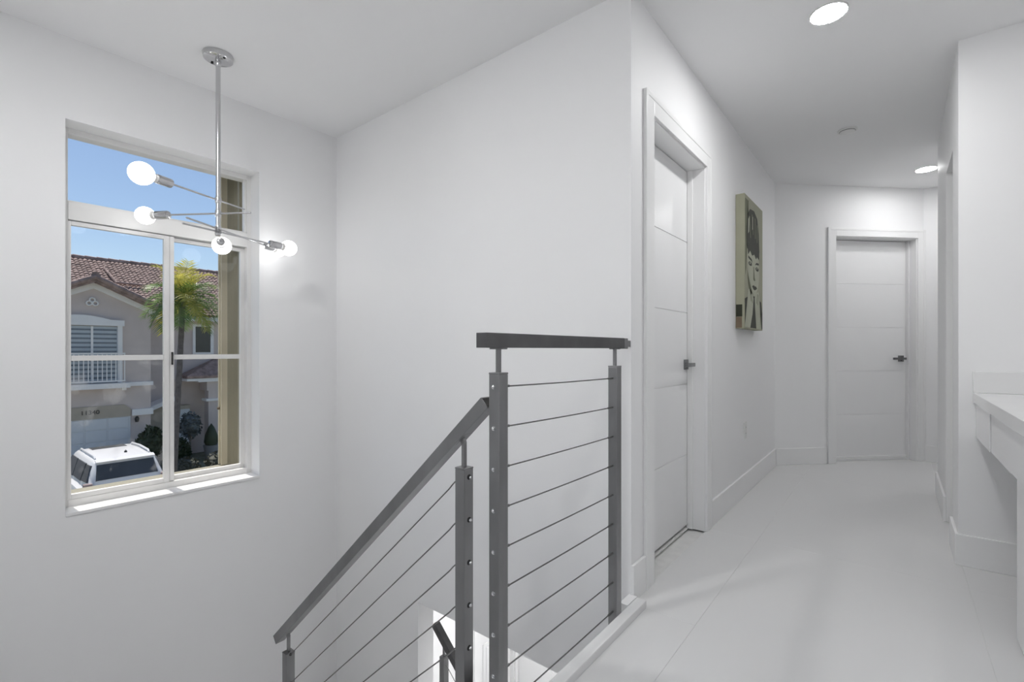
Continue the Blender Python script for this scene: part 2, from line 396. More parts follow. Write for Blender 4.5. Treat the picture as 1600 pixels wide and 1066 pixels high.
# ------------------------------------------------------------------ window
win = tag(bpy.data.objects.new('window_1', None), 'tall white stairwell window with transom light and sliding sashes', 'window', kind='structure'); COL.objects.link(win)
win.location = (-3.12, 0.846, 0.236)
Y0, Y1, Z0, Z1 = 0.415, 1.277, 0.236, 2.079
def wp(nm, x0, x1, y0, y1, z0, z1, m=VINYL, bev=0.002, par=win): return box(nm, x0, x1, y0, y1, z0, z1, m, par, bev)
XF = -3.105
wp('sill', -3.105, WX + 0.006, Y0, Y1, Z0 - 0.0, Z0 + 0.014, TRIM)
wp('frame', -3.175, XF, Y0, 0.440, Z0 + 0.0, Z1); wp('frame', -3.175, XF, 1.252, Y1, Z0, Z1)
wp('frame', -3.175, XF, 0.440, 1.252, 2.050, Z1); wp('frame', -3.175, XF, 0.440, 1.252, Z0 + 0.0, 0.282)
wp('transom_bar', -3.175, XF + 0.004, 0.440, 1.252, 1.637, 1.722)
wp('glazing_bead', -3.135, XF - 0.008, 0.440, 1.252, 1.722, 1.732); wp('glazing_bead', -3.135, XF - 0.008, 1.240, 1.252, 1.732, 2.05)
wp('pane', -3.137, -3.133, 0.440, 1.244, 1.730, 2.052, GLASS, 0)
def sash(y0, y1, xa, xb, glass, lab):
    s = wp('sash', xa, xb, y0, y0 + 0.02, 0.282, 1.632); tag(s, lab)
    rw = 0.026
    wp('stile', xa, xb, y1 - rw, y1, 0.282, 1.632, par=s)
    wp('rail', xa, xb, y0 + 0.02, y1 - rw, 1.612, 1.632, par=s); wp('rail', xa, xb, y0 + 0.02, y1 - rw, 0.282, 0.306, par=s)
    wp('muntin', xa + 0.004, xb - 0.002, y0 + 0.02, y1 - rw, 0.953, 0.980, par=s)
    xm = (xa + xb) / 2
    wp('pane', xm - 0.002, xm + 0.002, y0 + 0.018, y1 - rw + 0.002, 0.304, 0.955, glass, 0, s)
    wp('pane', xm - 0.002, xm + 0.002, y0 + 0.018, y1 - rw + 0.002, 0.978, 1.614, GLASS, 0, s)
    return s
s1 = sash(0.432, 0.853, -3.133, -3.109, GLASSD, 'sliding left sash with smudged lower pane')
s2 = sash(0.853, 1.256, -3.165, -3.141, GLASS, 'fixed right sash')
wp('meeting_stile', -3.140, -3.112, 0.855, 0.876, 0.284, 1.632, par=s2)
lk = wp('latch', -3.112, -3.098, 0.862, 0.868, 0.925, 0.995, BLACK, 0.001); tag(lk, 'small black sash latch')
wp('latch', -3.110, -3.100, 0.436, 0.446, 0.86, 0.90, VINYL, 0.001)

win2 = tag(bpy.data.objects.new('fill_window', None), 'added unseen loft window behind the viewpoint for fill daylight', 'window', kind='structure'); COL.objects.link(win2); win2.location = (0.1, RY - 0.06, 0.25)  # added opening out of view, brings daylight in from behind
for a in ((-0.66, -0.62, 0.25, 2.25), (0.82, 0.86, 0.25, 2.25), (0.08, 0.12, 0.29, 2.21), (-0.62, 0.82, 0.25, 0.29), (-0.62, 0.82, 2.21, 2.25)):
    box('frame', a[0], a[1], RY - 0.09, RY - 0.03, a[2], a[3], VINYL, win2, 0.002)
for a in ((-0.62, 0.08), (0.12, 0.82)): box('pane', a[0], a[1], RY - 0.062, RY - 0.058, 0.29, 2.21, GLASS, win2)

# ------------------------------------------------------------------ guard railing along the hall edge
P = 0.036
def bolt(loc, axis, parent, r=0.0045, ring=False):
    if ring:
        lathe('hole', [(r * 1.5, -0.001), (r * 1.5, 0.0006)], BLACK, loc, axis, parent, 14)
        off = Vector((0, 0.0035, -0.0015))
        lathe('bolt', [(r, 0), (r, 0.003), (r * 0.6, 0.0055), (0, 0.006)], CHROME, Vector(loc) + off, axis, parent, 14)
    else:
        lathe('bolt', [(r * 1.25, 0), (r * 1.25, 0.0012), (r, 0.0012), (r * 0.9, 0.004), (r * 0.5, 0.0055), (0, 0.006)], CHROME, loc, axis, parent, 14)
gr = thing('guard_railing', 'dark steel cable railing along the hall edge above the stairs', 'railing', (-0.818, 1.28, 0))
ZC = [0.911 - 0.108 * k for k in range(9)]
gp = []
for (y, lab) in ((0.938, 'near steel newel post with cable bolts'), (1.605, 'far steel post by the wall')):
    p = box('post', -0.836, -0.80, y, y + P, -0.28, 0.944, STEEL, gr, 0.002); tag(p, lab); gp.append(p)
    box('post_cap', -0.8365, -0.7995, y - 0.0005, y + P + 0.0005, 0.944, 0.949, STEEL, p, 0.0012)
    c = box('stem', -0.8235, -0.8125, y + 0.0125, y + 0.0235, 0.949, 1.010, STEEL, p, 0.001)
    box('saddle', -0.829, -0.807, y - 0.006, y + 0.042, 1.010, 1.014, STEEL, p, 0.001)
for z in ZC: bolt((-0.820, 0.938, z), (0, -1, 0), gp[0])
hr = box('handrail', -0.836, -0.80, 0.889, 1.668, 1.014, 1.0525, STEELD, gr, 0.0015)
box('wall_flange', -0.838, -0.798, 1.668, 1.694, 1.012, 1.052, STEEL, hr, 0.002)
box('rail_anchor', -0.838, -0.830, 1.694, YB - 0.0005, 1.020, 1.045, STEEL, hr, 0.001)
for z in ZC:
    sag = 0.0015
    c = tube('cable', [(-0.818, 0.974 + (1.605 - 0.974) * t, z - 0.008 * t - sag * math.sin(PI * t)) for t in [i / 8 for i in range(9)]], 0.0021, CABLE, gr, 8)
    tube('swage_fitting', [(-0.818, 0.974, z), (-0.818, 1.000, z)], 0.0036, CABLE, c, 10)
    tube('swage_fitting', [(-0.818, 1.571, z - 0.008), (-0.818, 1.605, z - 0.008)], 0.0036, CABLE, c, 10)

# ------------------------------------------------------------------ stair railing going down towards the window
sr = thing('stair_railing', 'sloping steel cable railing going down the upper stair flight', 'railing', (-1.4, 0.956, -0.6))
SL = 0.910  # slope
def zr(x, z0=0.866, x0=-0.8605): return z0 + SL * (x - x0)   # bottom-of-side line mid
A_ = Vector((-0.853, 0.956, 0.868)); Dn = Vector((-1, 0, -SL)).normalized()
B_ = A_ + Dn * ((2.052 - 0.853) * math.sqrt(1 + SL * SL))
hr2 = sqbar('handrail', A_, B_, P + 0.002, 0.036, STEEL, sr, 0.0015)
sqbar('end_opening', A_ - Dn * 0.0004, A_ + Dn * 0.004, P - 0.006, 0.028, BLACK, hr2, 0)
sp = []
for (x, zt, zbot) in ((-0.963, 0.680, -0.19), (-1.984, -0.246, -1.14)):
    p = box('post', x, x + P, 0.938, 0.938 + P, zbot, zt - 0.005, STEEL, sr, 0.002); sp.append(p)
    box('post_cap', x - 0.0005, x + P + 0.0005, 0.9375, 0.9745, zt - 0.005, zt, STEEL, p, 0.0012)
    xm = x + P / 2; zrail = A_.z + SL * (xm - A_.x) - 0.018 * math.sqrt(1 + SL * SL)
    sqbar('stem', (xm, 0.956, zt), (xm, 0.956, zrail - 0.012), 0.011, 0.011, STEEL, p, 0.001)
    sqbar('knuckle', (xm, 0.956, zrail - 0.016), (xm - 0.006, 0.956, zrail + 0.002), 0.012, 0.012, STEEL, p, 0.001)
    c0 = Vector((xm - 0.004, 0.956, zrail + 0.0 - 0.002)); u = -Dn
    sqbar('saddle', c0 - u * 0.026 + Vector((0.0, 0, 0)), c0 + u * 0.026, 0.022, 0.004, STEEL, p, 0.001)
zb1 = [0.654 - 0.119 * k for k in range(7)]
for k, z in enumerate(zb1):
    bolt((-0.927, 0.957, z), (1, 0, 0), sp[0], 0.0050, True)
    x_end = -1.948; z_end = z - 0.052 - SL * (x_end + 1.005) * -1
    pts = [(-0.9632, 0.956, z - 0.012), (-0.976, 0.956, z - 0.018), (-0.990, 0.956, z - 0.031), (-1.005, 0.956, z - 0.047), (x_end, 0.956, z - 0.047 + SL * (x_end + 1.005))]
    c = tube('cable', pts, 0.0020, CABLE, sr, 8)
    lathe('hole', [(0.006, -0.001), (0.006, 0.0006)], BLACK, (-1.948, 0.956, pts[-1][2]), (1, 0, 0), sp[1], 12)

# lower flight railing, seen through the opening in the back wall
lr = thing('lower_stair_railing', 'short piece of steel railing on the lower stair flight', 'railing', (-1.7, 1.80, -1.9))
LA = Vector((-2.005, 1.80, -0.520)); LDn = Vector((1, 0, -SL)).normalized()
sqbar('handrail', LA, LA + LDn * 1.5, P, 0.036, STEELD, lr, 0.0015)
p = box('post', -1.952, -1.916, 1.782, 1.818, -1.55, -0.675, STEEL, lr, 0.002)
box('stem', -1.940, -1.929, 1.7945, 1.8055, -0.675, -0.60, STEEL, p, 0.001)
for k in range(3):
    tube('cable', [(-1.916, 1.80, -0.72 - 0.12 * k), (-1.895, 1.80, -0.735 - 0.12 * k), (-0.95, 1.80, -0.735 - 0.12 * k - SL * 0.945)], 0.002, CABLE, lr, 8)

# stairs below the view, lower entry
bm = bmesh.new()
for k in range(7):
    bx(bm, -0.80 - 0.21 * (k + 1), -0.80 - 0.21 * k, -0.15, 0.93 + 0.05, -0.19 * (k + 1) - 0.22, -0.19 * (k + 1))
tag(link('stair_flight', bm, MARBLE), 'white upper stair flight going down to the landing', 'stairs', kind='structure')
struct('floor_landing', WX, -2.27, -0.15, YB, -1.72, -1.52, MARBLE, 'white stair landing under the tall window', 'landing')
bm = bmesh.new()
for k in range(6):
    bx(bm, -2.27 + 0.21 * k, -2.27 + 0.21 * (k + 1), 0.99, YB + 0.03, -1.71 - 0.19 * k - 0.22, -1.71 - 0.19 * k)
tag(link('stair_flight_lower', bm, MARBLE), 'white lower stair flight under the hallway', 'stairs', kind='structure')
struct('floor_lower', WX, 0.4, -0.15, 4.0, LZ - 0.1, LZ, TILE, 'tiled floor of the lower entry', 'floor')
struct('wall_lower_far', WX, 0.4, 3.79, 3.9, LZ, -0.44, WALL, 'white wall of the lower entry beside its door', 'wall')
struct('wall_lower_right', 0.3, 0.4, -0.15, 3.79, LZ, -0.44, WALL, 'white wall under the hallway', 'wall')
struct('wall_lower_front', -0.80, 0.3, -0.27, -0.15, LZ, -0.44, WALL, 'white wall under the loft', 'wall')
d3 = tag(bpy.data.objects.new('door_3', None), 'bright white panelled entry door below the stairs', 'door', kind='structure'); COL.objects.link(d3); d3.location = (-3.03, 3.48, LZ)
box('slab', -3.07, -3.03, 3.24, 3.72, LZ + 0.01, -0.465, DOORW, d3, 0.002)
box('jamb', -3.10, WX, 3.22, 3.237, LZ, -0.46, TRIM, d3); box('jamb', -3.10, WX, 3.723, 3.74, LZ, -0.46, TRIM, d3)
box('casing', WX, WX + 0.018, 3.13, 3.222, LZ, -0.442, TRIM, d3, 0.004); box('casing', WX, WX + 0.018, 3.738, 3.786, LZ, -0.442, TRIM, d3, 0.004)
box('casing_bead', WX + 0.018, WX + 0.026, 3.135, 3.155, LZ, -0.442, TRIM, d3, 0.003)
for zz in (-1.55, -2.75):
    fr = box('panel', -3.032, -3.022, 3.31, 3.65, zz, zz + 0.98, DOORW, d3, 0.006)
    box('panel_field', -3.024, -3.014, 3.35, 3.61, zz + 0.04, zz + 0.94, DOORW, fr, 0.005)

# ------------------------------------------------------------------ ceiling lamps
def downlight(x, y, z, label, r=0.066, group='recessed ceiling downlights', mat_=None):
    t = thing('recessed_downlight', label, 'light', (x, y, z), group)
    lathe('trim_ring', [(r + 0.006, 0), (r + 0.006, -0.003), (r + 0.003, -0.006), (r, -0.005), (r, 0)], PLASTIC, (x, y, z), (0, 0, 1), t, 40)
    lathe('diffuser', [(0, -0.0085), (r * 0.6, -0.0078), (r * 0.9, -0.006), (r, -0.0045), (r, -0.001), (0, -0.001)], mat_ or GLOW, (x, y, z), (0, 0, 1), t, 40)
    return t
downlight(-0.228, 2.453, CZ, 'large round glowing downlight at the top of the picture')
downlight(0.185, 5.07, CZ, 'glowing downlight before the far door, cut by the right wall', mat_=mat('lamp_diffuser_far', (1, 1, 1), 0.5, emit=LAMP * 0.40))
GLOW4 = mat('fill_diffuser_stair', (1, 1, 1), 0.5, emit=LAMP * 1.6)  # added light over the stairs, out of view, lifts the stairwell
GLOW2 = mat('fill_diffuser_loft', (1, 1, 1), 0.5, emit=LAMP * 0.7)  # added light over the viewpoint, out of view, for general fill
for i, (x, y, lab) in enumerate(((-0.228, -0.18, 'added unseen downlight in the loft ceiling over the viewpoint'), (-1.6, 0.08, 'added unseen downlight brightening the stairwell walls'))):
    downlight(x, y, CZ, lab, mat_=GLOW2 if i == 0 else GLOW4)
downlight(0.64, 5.05, CZ, 'added unseen downlight in the side passage filling the hall end', mat_=mat('fill_diffuser_passage', (1, 1, 1), 0.5, emit=LAMP * 0.40))  # added out of view to brighten the far end of the hall
GLOW3 = mat('fill_diffuser_entry', (1, 1, 1), 0.5, emit=LAMP * 3.4)  # added light, out of view, to brighten the lower entry
downlight(-1.7, 3.0, -0.44, 'added unseen downlight brightening the lower entry', mat_=GLOW3)

pg = thing('fill_globe', 'added unseen fill globe in the loft behind the viewpoint', 'light', (0.1, -1.7, CZ))  # added glowing globe, out of view, to lift ceiling and walls
lathe('canopy', [(0, 0), (0.06, 0), (0.06, -0.02), (0, -0.02)], CHROME, (0.1, -1.7, CZ), (0, 0, 1), pg, 24)
tube('stem', [(0.1, -1.7, CZ - 0.02), (0.1, -1.7, 2.09)], 0.006, CHROME, pg, 10)
lathe('globe', [(0.13 * math.sin(math.radians(q)), -0.13 * math.cos(math.radians(q))) for q in range(0, 171, 10)], mat('fill_globe_glow', (1, 1, 1), 0.3, emit=30.0), (0.1, -1.7, 1.97), (0, 0, 1), pg, 28)

sd = thing('smoke_detector', 'round white smoke detector on the hallway ceiling', 'smoke detector', (-0.253, 3.84, CZ))
lathe('base', [(0, 0), (0.055, 0), (0.055, -0.006), (0.050, -0.009), (0, -0.009)], PLASTIC, (-0.253, 3.84, CZ), (0, 0, 1), sd, 36)
lathe('cover', [(0.044, -0.009), (0.042, -0.016), (0.030, -0.019), (0, -0.019)], PLASTIC, (-0.253, 3.84, CZ), (0, 0, 1), sd, 36)
lathe('vent_ring', [(0.0445, -0.009), (0.0455, -0.011), (0.0445, -0.013), (0.040, -0.013), (0.040, -0.009)], mat('vent_grey', (0.35, 0.35, 0.35), 0.6, var=0.1), (-0.253, 3.84, CZ), (0, 0, 1), sd, 36)

# ------------------------------------------------------------------ chandelier
RXY = Vector((-2.6, 0.915, 0)); Fv = Vector((-math.sin(math.radians(38.93)), math.cos(math.radians(38.93)), 0)); Rv = Vector((math.cos(math.radians(38.93)), math.sin(math.radians(38.93)), 0))
ch = thing('chandelier', 'chrome sputnik pendant with five glowing globe bulbs before the window', 'chandelier', (RXY.x, RXY.y, CZ))
cn = lathe('canopy', [(0, 0), (0.066, 0), (0.067, -0.004), (0.064, -0.022), (0.058, -0.026), (0, -0.026)], CHROME, (RXY.x, RXY.y, CZ), (0, 0, 1), ch, 48)
for s in (-1, 1):
    q = RXY + (Rv * 0.90 - Fv * 0.44).normalized() * (0.048 * s)
    lathe('screw', [(0.006, 0.0005), (0.006, -0.003), (0, -0.004)], BLACK, (q.x, q.y, CZ - 0.026), (0, 0, 1), cn, 12)
lathe('collar', [(0.013, -0.026), (0.013, -0.055), (0.0105, -0.058)], CHROME, (RXY.x, RXY.y, CZ), (0, 0, 1), cn, 24)
tube('rod', [(RXY.x, RXY.y, CZ - 0.03), (RXY.x, RXY.y, 1.580)], 0.0105, CHROME, ch, 20)
arms = [  # (height, right, depth) to bulb centre, tail length, bulb radius
    (1.745, -0.100, -0.357, 0.16, 0.047), (1.679, -0.386, 0.035, 0.17, 0.043), (1.586, -0.165, 0.300, 0.15, 0.048),
    (1.590, 0.168, 0.385, 0.17, 0.043), (1.604, 0.050, 0.504, 0.20, 0.040)]
for (z, r_, d_, tail, br) in arms:
    v = Rv * r_ + Fv * d_; L = v.length; n = v.normalized(); o0 = RXY + Vector((0, 0, z))
    arm = tube('arm', [o0 - n * tail, o0 + n * (L - br - 0.075)], 0.0042, CHROME, ch, 12)
    lathe('hub', [(0.0, -0.016), (0.012, -0.016), (0.014, -0.010), (0.014, 0.010), (0.012, 0.016), (0, 0.016)], CHROME, o0, (0, 0, 1), arm, 20)
    c = o0 + n * L
    lathe('socket', [(0, 0), (0.010, 0), (0.019, 0.004), (0.020, 0.008), (0.020, 0.066), (0.019, 0.070), (0, 0.070)], CHROME, o0 + n * (L - br - 0.085), n, arm, 28)
    lathe('bulb_collar', [(0.0165, 0), (0.0165, 0.010), (0.021, 0.020)], PORCELAIN, c - n * (br + 0.017), n, arm, 28)
    prof = [(0.016, -br - 0.006), (0.021, -br + 0.004)] + [(br * math.sin(a), -br * math.cos(a)) for a in [math.radians(q) for q in range(36, 181, 12)]]
    prof[-1] = (0, br)
    tag(lathe('bulb', prof, GLOBE, c, n, arm, 32), 'glowing white globe bulb')

# ------------------------------------------------------------------ portrait canvas
pt = thing('portrait_canvas', 'olive-toned portrait canvas of a woman with hands at her chin', 'painting', (HX + 0.03, 3.64, 1.15))
QY0, QY1, QZ0, QZ1, QX = 3.372, 3.905, 1.148, 2.032, -0.772
box('canvas', HX + 0.001, QX, QY0, QY1, QZ0, QZ1, CANVAS, pt, 0.002)
def pc(pts, lvl, m, name):
    # pts in (0..100 across, 0..100 from top)
    P3 = [(QX + 0.0002 + 0.0004 * lvl, QY0 + (QY1 - QY0) * a / 100, QZ1 - (QZ1 - QZ0) * b / 100) for a, b in pts]
    return prism(name, P3, (0.0004, 0, 0), m, pt)
def blob(cx, cy, rx, ry, n=14): return [(cx + rx * math.cos(2 * PI * i / n), cy + ry * math.sin(2 * PI * i / n)) for i in range(n)]
pc([(2, 3), (20, 3), (14, 10), (10, 30), (8, 55), (3, 60)], 0, INKM, 'shade')
pc([(14, 14), (28, 8), (50, 7), (68, 11), (76, 22), (80, 36), (78, 44), (60, 45), (40, 43), (18, 44), (9, 36), (9, 24)], 0, INK, 'hair')
pc([(12, 40), (30, 39), (60, 41), (77, 43), (79, 56), (74, 64), (62, 71), (52, 74), (42, 72), (28, 65), (16, 56)], 1, INKL, 'face')
pc([(14, 36), (30, 34), (46, 36), (64, 36), (78, 38), (78, 43), (68, 41), (60, 44), (50, 41), (38, 43), (28, 40), (16, 44)], 2, INK, 'fringe')
for a in ((22, 14, 30, 30), (36, 11, 44, 26), (52, 12, 56, 28), (64, 16, 66, 30)):
    pc([(a[0], a[1]), (a[0] + 5, a[1]), (a[2] + 2, a[3]), (a[2] - 1, a[3])], 1, INKM, 'hair_highlight')
pc([(18, 17), (24, 14), (22, 26), (17, 28)], 2, INKL, 'hair_highlight')
pc([(40, 13), (43, 12), (42, 22), (39, 23)], 2, INKL, 'hair_highlight')
pc([(18, 44.5), (36, 46), (40, 48.5), (34, 47.6), (18, 46.2)], 2, INK, 'brow'); pc([(54, 49), (62, 46.5), (76, 46), (76, 47.6), (64, 48)], 2, INK, 'brow')
pc(blob(28, 50, 9, 1.6), 2, INK, 'eye'); pc(blob(66, 51.5, 9, 1.6), 2, INK, 'eye')
pc(blob(27, 49.6, 2.4, 0.7), 3, INKL, 'eye_glint'); pc(blob(65, 51.0, 2.4, 0.7), 3, INKL, 'eye_glint')
pc([(46, 51), (49, 51), (52, 59), (56, 61), (50, 62), (45, 61)], 2, INKM, 'nose')
pc([(38, 66.4), (48, 65.3), (52, 65.9), (60, 65.6), (66, 67), (54, 69), (46, 68.8)], 2, INK, 'lips')
pc([(12, 56), (18, 60), (30, 67), (38, 72), (30, 74), (18, 66)], 2, INKM, 'cheek_shade')
pc([(0, 78), (14, 76), (40, 74), (64, 74), (90, 77), (98, 86), (98, 99), (2, 99)], 1, INK, 'garment')
pc([(18, 70), (30, 69), (42, 73), (46, 76), (40, 88), (28, 99), (0, 99), (10, 84)], 2, INKL, 'forearm')
pc([(52, 75), (62, 71), (74, 69), (80, 74), (84, 88), (92, 99), (62, 99), (56, 86)], 2, INKL, 'forearm')
pc([(26, 71), (28, 70.6), (34, 78), (32, 79)], 3, INKM, 'finger_line'); pc([(34, 72), (36, 72), (40, 79), (38, 80)], 3, INKM, 'finger_line')
pc([(66, 71.5), (68, 71), (64, 79), (62, 79)], 3, INKM, 'finger_line'); pc([(72, 71.5), (74, 71.5), (70, 80), (68, 80)], 3, INKM, 'finger_line')
def side_patch(x0, x1, z0, z1, m): box('edge_print', x0, x1, QY0 - 0.0006, QY0 + 0.0004, z0, z1, m, pt)
side_patch(HX + 0.004, QX - 0.014, 1.225, 1.305, INK); side_patch(HX + 0.004, QX - 0.016, 1.152, 1.223, INKB)

# wall outlet
ot = thing('wall_outlet', 'white electrical outlet plate low on the left hallway wall', 'outlet', (HX, 3.62, 0.385))
box('plate', HX, HX + 0.006, 3.585, 3.655, 0.385, 0.500, PLASTIC, ot, 0.002)
for z in (0.41, 0.452):
    s_ = box('socket', HX + 0.005, HX + 0.0075, 3.604, 3.636, z, z + 0.026, PLASTIC, ot, 0.001)
    box('slot', HX + 0.0074, HX + 0.0078, 3.612, 3.614, z + 0.008, z + 0.018, BLACK, s_); box('slot', HX + 0.0074, HX + 0.0078, 3.626, 3.628, z + 0.008, z + 0.018, BLACK, s_)

# ------------------------------------------------------------------ counter
wt = tag(box('worktop', 0.274, RX - 0.001, 0.95, PY - 0.001, 0.765, 0.8105, QUARTZ, bev=0.002), 'white quartz counter slab on the right', 'counter')
tag(box('backsplash', 0.274, RX - 0.001, PY - 0.021, PY - 0.0005, 0.8108, 0.907, QUARTZ, bev=0.001), 'white quartz upstand at the end of the counter', 'backsplash')
cb = thing('desk_cabinet', 'white cabinet base and drawer apron under the counter', 'cabinet', (0.6, 2.0, 0))
box('filler_panel', 0.284, 0.302, 2.63, PY - 0.002, 0.606, 0.7645, LACQ, cb, 0.001)
dr = box('drawer_front', 0.288, 0.306, 2.215, 2.625, 0.606, 0.757, LACQ, cb, 0.001)
box('drawer_bottom', 0.306, 0.90, 2.20, PY - 0.002, 0.606, 0.618, LACQ, cb)
box('side_panel', 0.341, RX - 0.002, 2.345, 2.365, 0.0, 0.606, LACQ, cb, 0.001)
box('door', 0.322, 0.340, 1.66, 2.365, 0.012, 0.606, LACQ, cb, 0.0015); box('door', 0.322, 0.340, 0.96, 1.655, 0.012, 0.606, LACQ, cb, 0.0015)
box('drawer_front', 0.286, 0.306, 1.60, 2.210, 0.612, 0.757, LACQ, cb, 0.001); box('drawer_front', 0.286, 0.306, 0.96, 1.595, 0.612, 0.757, LACQ, cb, 0.001)
box('carcass_upper', 0.308, RX - 0.002, 0.97, 2.195, 0.619, 0.764, LACQ, cb)
box('carcass', 0.342, RX - 0.002, 0.97, 2.343, 0.0, 0.606, LACQ, cb)

# ================================================================== OUTSIDE
GZ = -3.4
struct('ground_lawn', -60, -3.21, -40, 60, GZ - 0.2, GZ - 0.02, GRASS, 'planted ground between the houses', 'ground')
struct('ground_street', -13.5, -7.5, -40, 60, GZ - 0.10, GZ + 0.0, ASPH, 'asphalt street below the window', 'street')
struct('ground_driveway', -21.28, -13.5, 1.4, 4.8, GZ - 0.10, GZ + 0.005, PAVE, 'paved driveway in front of the garage', 'driveway')
# eave of our own house above the window
struct('trim_4', -3.85, -3.21, -3.5, 6.3, CZ + 0.0, CZ + 0.14, STUCCOW, 'roof eave above the stairwell window', 'eave')

# accordion hurricane shutter, folded at the right of the window
sh = thing('accordion_shutter', 'beige accordion storm shutter folded beside the window', 'shutter', (-3.4, 1.30, 0.25))
bl = []
nb = 7
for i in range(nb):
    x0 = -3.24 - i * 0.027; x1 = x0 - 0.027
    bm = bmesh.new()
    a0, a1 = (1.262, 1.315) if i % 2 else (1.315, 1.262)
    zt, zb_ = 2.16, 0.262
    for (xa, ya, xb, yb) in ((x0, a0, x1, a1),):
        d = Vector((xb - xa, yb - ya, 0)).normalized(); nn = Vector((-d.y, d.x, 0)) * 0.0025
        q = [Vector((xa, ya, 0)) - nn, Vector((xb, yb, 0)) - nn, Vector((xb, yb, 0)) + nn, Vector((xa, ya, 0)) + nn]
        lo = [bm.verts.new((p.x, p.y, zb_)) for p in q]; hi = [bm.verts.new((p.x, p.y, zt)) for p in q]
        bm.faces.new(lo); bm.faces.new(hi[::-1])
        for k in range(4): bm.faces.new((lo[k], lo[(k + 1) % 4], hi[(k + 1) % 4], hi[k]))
    attach(link('blade', bm, SHUTTER_SHADE), sh)
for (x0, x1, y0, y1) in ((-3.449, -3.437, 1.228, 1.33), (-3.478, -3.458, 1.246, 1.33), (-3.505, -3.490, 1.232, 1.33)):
    b_ = box('lead_post', x0, x1, y0, y1, 0.250, 2.18, SHUTTER_LIT, sh, 0.003)
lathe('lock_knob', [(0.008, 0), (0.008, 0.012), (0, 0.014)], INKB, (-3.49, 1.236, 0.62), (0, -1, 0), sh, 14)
box('side_channel', -3.236, -3.212, 1.250, 1.33, 0.24, 2.18, SHUTTER_SHADE, sh, 0.002)
box('bottom_track', -3.51, -3.212, 0.30, 1.34, 0.215, 0.243, SHUTTER_SHADE, sh, 0.003)
box('top_track', -3.51, -3.212, 0.30, 1.34, 2.18, 2.215, SHUTTER_SHADE, sh, 0.003)

# ------------------------------------------------------------------ neighbour house
FX = -21.28
nh = thing('neighbour_house', 'grey stucco two-storey house with brown tiled roof across the street', 'house', (FX, 3.7, GZ))
def hb(nm, x0, x1, y0, y1, z0, z1, m, par=nh, bev=0.0): return box(nm, x0, x1, y0, y1, z0, z1, m, par, bev)
w1 = prism('front_wall', [(FX, -1.0, GZ), (FX, 5.26, GZ), (FX, 5.26, 2.52), (FX, 3.66, 3.30), (FX, 2.06, 2.52), (FX, -1.0, 2.52)], (-2.2, 0, 0), STUCCO, nh)
W2 = -23.2
hb('side_wing_wall', W2 - 4, W2, 5.0, 14.0, GZ, 2.42, STUCCO)
hb('rear_wall', -31, W2 - 4, -3, 14, GZ, 2.42, STUCCO)
# tiled roofs: corrugated courses
def tiled(nm, o, u, v, nu, nv, m, par, clip=None, tw=0.15, th_=0.215):
    """o origin at eave, u unit along eave, v unit up-slope; nu tiles wide, nv courses"""
    bm = bmesh.new(); o = Vector(o); u = Vector(u).normalized(); v = Vector(v).normalized(); n = u.cross(v).normalized()
    if n.z < 0: n = -n
    S_ = 4
    for j in range(nv):
        for i in range(nu):
            if clip and not clip(o + u * ((i + 0.5) * tw) + v * ((j + 0.5) * th_)): continue
            lift = random.uniform(-0.006, 0.010)
            row0 = []; row1 = []
            for k in range(S_ + 1):
                s = (i + k / S_) * tw; hgt = 0.045 * abs(math.sin(PI * (k / S_))) ** 0.8 + lift
                row0.append(bm.verts.new(o + u * s + v * (j * th_ - 0.03) + n * (hgt + 0.042)))
                row1.append(bm.verts.new(o + u * s + v * ((j + 1) * th_ + 0.02) + n * hgt))
            base = [bm.verts.new(r.co - n * 0.05) for r in row0]
            for k in range(S_):
                bm.faces.new((row0[k], row0[k + 1], row1[k + 1], row1[k])); bm.faces.new((base[k], base[k + 1], row0[k + 1], row0[k]))
    ob = link(nm, bm, m); ob['kind'] = 'stuff'; return attach(ob, par)
RIDX, RIDZ = -26.88, 4.86; EAX, EAZ = -22.70, 2.42
vdir = Vector((RIDX - EAX, 0, RIDZ - EAZ)); ncr = int(vdir.length / 0.215)
prism('roof_deck', [(EAX, -4, EAZ - 0.05), (RIDX, -4, RIDZ - 0.05), (-31.1, -4, EAZ - 0.05)], (0, 18.5, 0), ROOF, nh)
tiled('roof_tiles', (EAX, -1.0, EAZ), (0, 1, 0), vdir, 92, ncr, ROOF, nh)
def ridge_caps(nm, p0, p1, par, r=0.12):
    p0 = Vector(p0); p1 = Vector(p1); n = int((p1 - p0).length / 0.38); d = (p1 - p0) / n
    bm = bmesh.new()
    for i in range(n): tube_bm(bm, [p0 + d * i, p0 + d * (i + 1.08)], [r * 1.12, r * 0.9], 8)
    ob = link(nm, bm, ROOF); ob['kind'] = 'stuff'; return attach(ob, par)
ridge_caps('ridge_caps', (RIDX, -3, RIDZ + 0.02), (RIDX, 14, RIDZ + 0.02), nh)
